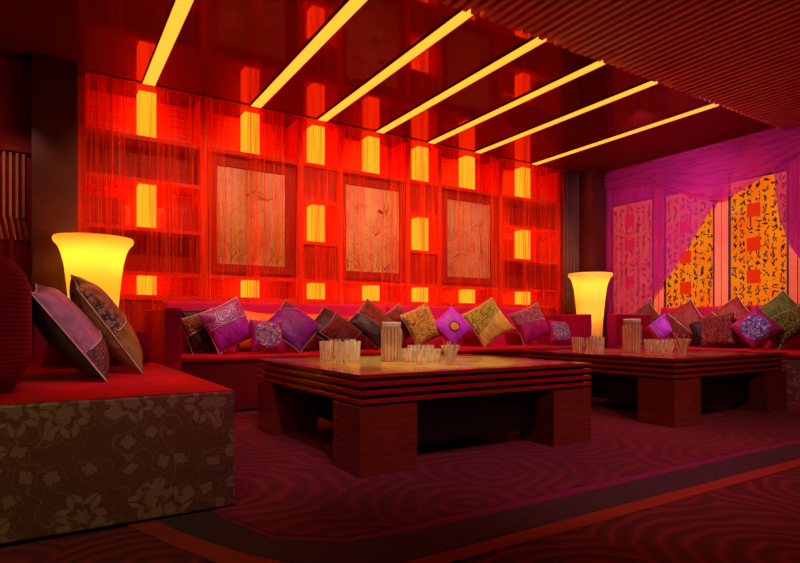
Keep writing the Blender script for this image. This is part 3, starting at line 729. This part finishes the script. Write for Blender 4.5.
# round maroon back cushion and small bolster on the left sofa
def bolster(name, label, cx, cy, r, L, axis, z, mat):
    root = thing(name, label, 'cushion', (cx, cy, z), 0 if axis == 'y' else -PI/2); bm = bmesh.new()
    prof = [(0.001, -L/2)]+[(r-.035+.035*math.sin(a), -L/2+.035-.035*math.cos(a)) for a in [PI/2*k/6 for k in range(7)]]
    prof += [(r-.035+.035*math.cos(a), L/2-.035+.035*math.sin(a)) for a in [PI/2*k/6 for k in range(7)]]+[(0.001, L/2)]
    rings = lathe(bm, prof, 40); capring(bm, rings[0], True); capring(bm, rings[-1])
    for v_ in bm.verts: v_.co = Vector((v_.co.x, v_.co.z, v_.co.y+r))
    obj('cover', bm, mat, root, True)
    bm = bmesh.new(); tube(bm, [((r-.012)*math.cos(2*PI*k/32), -L/2+.008, r+(r-.012)*math.sin(2*PI*k/32)) for k in range(32)], .004, 6, True); obj('piping', bm, 'sofa', root, True)
    return root
root = thing('back_cushion', 'large round-edged ribbed maroon cushion at the left edge of the foreground sofa', 'cushion', (-.225, 2.62, SL))
bm = bmesh.new(); box(bm, -.18, .18, -.45, .45, 0, .47); bmesh.ops.bevel(bm, geom=bm.edges[:], offset=.13, segments=8, profile=.5, affect='EDGES')
obj('cover', bm, 'maroon_rib', root, True)
bolster('bolster', 'small round maroon bolster at the far end of the left sofa', .30, 3.585, .095, .42, 'x', SL, 'maroon_rib')

# ------------------------------------------------------------------ coffee tables
def table(label, x0, x1, y0, y1, inlay, group='black and red lacquer coffee tables'):
    cx, cy = (x0+x1)/2, (y0+y1)/2; t_ = thing('coffee_table', label, 'table', (cx, cy, 0), 0, group); a, b = (x1-x0)/2, (y1-y0)/2
    bm = bmesh.new(); wf = .075
    for q in ((-a, a, -b, -b+wf), (-a, a, b-wf, b), (-a, -a+wf, -b+wf, b-wf), (a-wf, a, -b+wf, b-wf)): box(bm, *q, .4265, .442)
    obj('top_border', bm, 'lacquer', t_)
    bxo('inlay_top', (-a+wf, a-wf, -b+wf, b-wf, .4265, .4405), inlay, t_)
    for z0, z1 in ((.391, .411), (.354, .374), (.318, .337)): bxo('tier', (-a, a, -b, b, z0, z1), 'lacquer', t_, .002)
    for z0, z1 in ((.411, .4265), (.374, .391), (.337, .354), (.306, .318)): bxo('recess', (-a+.03, a-.03, -b+.03, b-.03, z0, z1), 'black', t_)
    for sx in (-1, 1):
        for sy in (-1, 1):
            X0, X1 = sorted((sx*(a-.002), sx*(a-.29))); Y0, Y1 = sorted((sy*(b-.002), sy*(b-.262)))
            bxo('leg', (X0, X1, Y0, Y1, .012, .306), 'lacquer2', t_, .002)
    bxo('core', (-a+.30, a-.30, -b+.12, b-.12, .09, .306), 'black', t_)
    return t_
table('near lacquer coffee table with layered edge and golden inlay top', 1.105, 2.545, 2.09, 3.44, 'onyx')
table('far lacquer coffee table with layered edge in front of the window sofa', 3.30, 4.73, 2.08, 3.38, 'onyx2')
TT = .4405

# ------------------------------------------------------------------ glassware
def tumbler_mesh(r, h, rib=16):
    bm = bmesh.new()
    pr = [(.001, .0), (r*.80, 0), (r*.84, .003), (r, h), (r*.94, h), (r*.80, .016), (.001, .012)]
    R_ = lathe(bm, pr, 32, rib=rib, amp=.018); capring(bm, R_[0], True); capring(bm, R_[-1]); return bm
tum = None
def tumblers(spots, labels, grp, r, h):
    global tum; first = None
    for (px, py), lab in zip(spots, labels):
        p = atZ(px, py, TT)
        if first is None: first = obj('drinking_glass', tumbler_mesh(r, h), 'glass', None, True); o = first
        else: o = first.copy(); C.objects.link(o)
        o.location = (p.x, p.y, TT+.0005); tag(o, lab, 'glass', grp)
tumblers([(326, 362), (341, 364), (354, 362), (335, 358), (350, 357.5)],
         ['clear tumbler, leftmost of the five glasses on the near table', 'clear tumbler front and centre among the five glasses on the near table', 'clear tumbler, rightmost front one of the five glasses on the near table',
          'clear tumbler at the back left of the five glasses on the near table', 'clear tumbler at the back right of the five glasses on the near table'], 'tumblers on the near table', .038, .118)
tumblers([(577, 352), (588, 353.2), (599, 352.6), (595, 350)],
         ['clear tumbler, leftmost of the four glasses on the far table', 'clear tumbler, second from left of the four glasses on the far table', 'clear tumbler, rightmost of the four glasses on the far table', 'clear tumbler at the back of the four glasses on the far table'],
         'tumblers on the far table', .040, .115)
def pitcher(p, lab, sc_=1):
    root = thing('glass_pitcher', lab, 'pitcher', (p.x, p.y, TT+.0005), math.radians(40), 'lidded pitchers'); r, h = .054*sc_, .20*sc_
    bm = bmesh.new(); pr = [(.001, 0), (r*.9, 0), (r*.95, .004), (r, h*.78), (r*.82, h*.86), (r*.82, h*.88), (r*.76, h*.88), (r*.76, h*.86), (r*.92, h*.77), (r*.88, .014), (.001, .012)]
    R_ = lathe(bm, pr, 48, rib=24, amp=.02); capring(bm, R_[0], True); capring(bm, R_[-1]); obj('body', bm, 'glass2', root, True)
    bm = bmesh.new(); pr = [(.001, h*.882), (r*.88, h*.882), (r*.90, h*.99), (r*.82, h*1.0), (.001, h*1.0)]
    R_ = lathe(bm, pr, 32); capring(bm, R_[0], True); capring(bm, R_[-1]); obj('lid', bm, 'white', root, True)
    bm = bmesh.new(); tube(bm, [(r*.95, 0, h*.74), (r*1.35, 0, h*.70), (r*1.5, 0, h*.5), (r*1.35, 0, h*.28), (r*.95, 0, h*.22)], .006, 8); obj('handle', bm, 'glass2', root, True)
pitcher(atZ(391.5, 361, TT), 'ribbed glass pitcher with white lid on the near table', 1.13)
pitcher(atZ(632, 352.5, TT), 'ribbed glass pitcher with white lid on the far table', 1.28)
def cut_bowl(p, lab, r=.045, h=.075):
    bm = bmesh.new(); pr = [(.001, 0), (r*.55, 0), (r*.6, .006), (r*.85, h*.4), (r, h), (r*.93, h), (r*.75, h*.42), (r*.4, .014), (.001, .012)]
    R_ = lathe(bm, pr, 40, rib=10, amp=.06); capring(bm, R_[0], True); capring(bm, R_[-1])
    o = obj('cut_glass_cup', bm, 'glass', None, True); o.location = (p.x, p.y, TT+.0005); tag(o, lab, 'glass', 'cut glass cups'); return o
for q, l in (((409, 362), 'cut glass cup directly right of the near pitcher'), ((420, 364.5), 'cut glass cup at the front of the crystal cluster on the near table'),
             ((433, 362.5), 'cut glass cup at the right of the crystal cluster on the near table'), ((414, 356.5), 'cut glass cup at the back left of the crystal cluster on the near table'),
             ((427, 356.5), 'cut glass cup at the back right of the crystal cluster on the near table')): cut_bowl(atZ(*q, TT), l)
for q, l in (((650, 352.5), 'cut glass cup directly right of the far pitcher'), ((659, 353.5), 'cut glass cup in the middle of the crystal cluster on the far table'),
             ((668, 352.5), 'cut glass cup at the right of the crystal cluster on the far table')): cut_bowl(atZ(*q, TT), l, .046, .10)
def straw_glass(p, lab, s_=1):
    root = thing('straw_holder', lab, 'glass', (p.x, p.y, TT+.0005), 0, 'flared glasses holding sticks')
    bm = bmesh.new(); pr = [(.001, 0), (.022, 0), (.024, .004), (.030, .05), (.052, .10), (.049, .10), (.026, .05), (.016, .012), (.001, .010)]
    pr = [(a*s_, b*s_) for a, b in pr]; R_ = lathe(bm, pr, 32, rib=8, amp=.04); capring(bm, R_[0], True); capring(bm, R_[-1]); obj('vessel', bm, 'glass', root, True)
    for k in range(7):
        a = 2*PI*k/7+.4; bm = bmesh.new(); tube(bm, [(.004*math.cos(a)*s_, .004*math.sin(a)*s_, .017*s_), (.043*math.cos(a)*s_, .043*math.sin(a)*s_, (.105+.015*(k % 3))*s_)], .0032*s_, 6)
        obj('stick', bm, ['p_goldsat', 'white', 'p_orange'][k % 3], root)
straw_glass(atZ(450.5, 364, TT), 'flared glass holding coloured sticks at the right of the near table set')
straw_glass(atZ(682, 355.5, TT), 'flared glass holding sticks at the right of the far table set', 1.15)

# ------------------------------------------------------------------ vase floor lamps
t = NT('glowing_lamp_shade'); tl = t.n('ShaderNodeBsdfTranslucent'); tl.inputs[0].default_value = (.98, .80, .42, 1); df = t.n('ShaderNodeBsdfDiffuse'); df.inputs[0].default_value = (.9, .7, .4, 1)
M['shade'] = t.done(t.mixs(.3, tl.outputs[0], df.outputs[0]))
M['lampbase'] = plain('lamp_base', (.5, .35, .2), .4)
def vase_lamp(x, y, lab):
    root = thing('floor_lamp', lab, 'lamp', (x, y, 0), 0, 'vase shaped floor lamps')
    K = .88; pr = [(.12, .05), (.125, .20), (.138, .40), (.153, .543), (.161, .695), (.180, .82), (.194, .935), (.213, 1.08), (.236, 1.16), (.258, 1.205), (.288, 1.235), (.292, 1.255), (.285, 1.268)]
    pr = [(a*(K+.1*max(0, 1-b/.9)), b) for a, b in pr]
    bm = bmesh.new(); lathe(bm, pr+[(.238, 1.262), (.235, 1.245), (.20, 1.19), (.172, 1.06), (.156, .93), (.132, .69), (.117, .40), (.105, .06)], 64); obj('lamp_shade', bm, 'shade', root, True)
    bm = bmesh.new(); R_ = lathe(bm, [(.13, .0145), (.13, .049), (.10, .0495)], 48); capring(bm, R_[0], True); capring(bm, R_[-1]); obj('base', bm, 'lampbase', root)
    for z, e in ((1.18, 7.5), (.78, 1.6)):
        l = bpy.data.lights.new('bulb', 'POINT'); l.energy = e; l.color = (1, .60, .12); l.shadow_soft_size = .06
        o = bpy.data.objects.new('bulb', l); C.objects.link(o); o.parent = root; o.location = (0, 0, z)
vase_lamp(.29, 4.58, 'tall glowing yellow vase lamp in the left corner behind the foreground sofa')
vase_lamp(5.55, 4.58, 'tall glowing yellow vase lamp in the right corner between the two sofas')
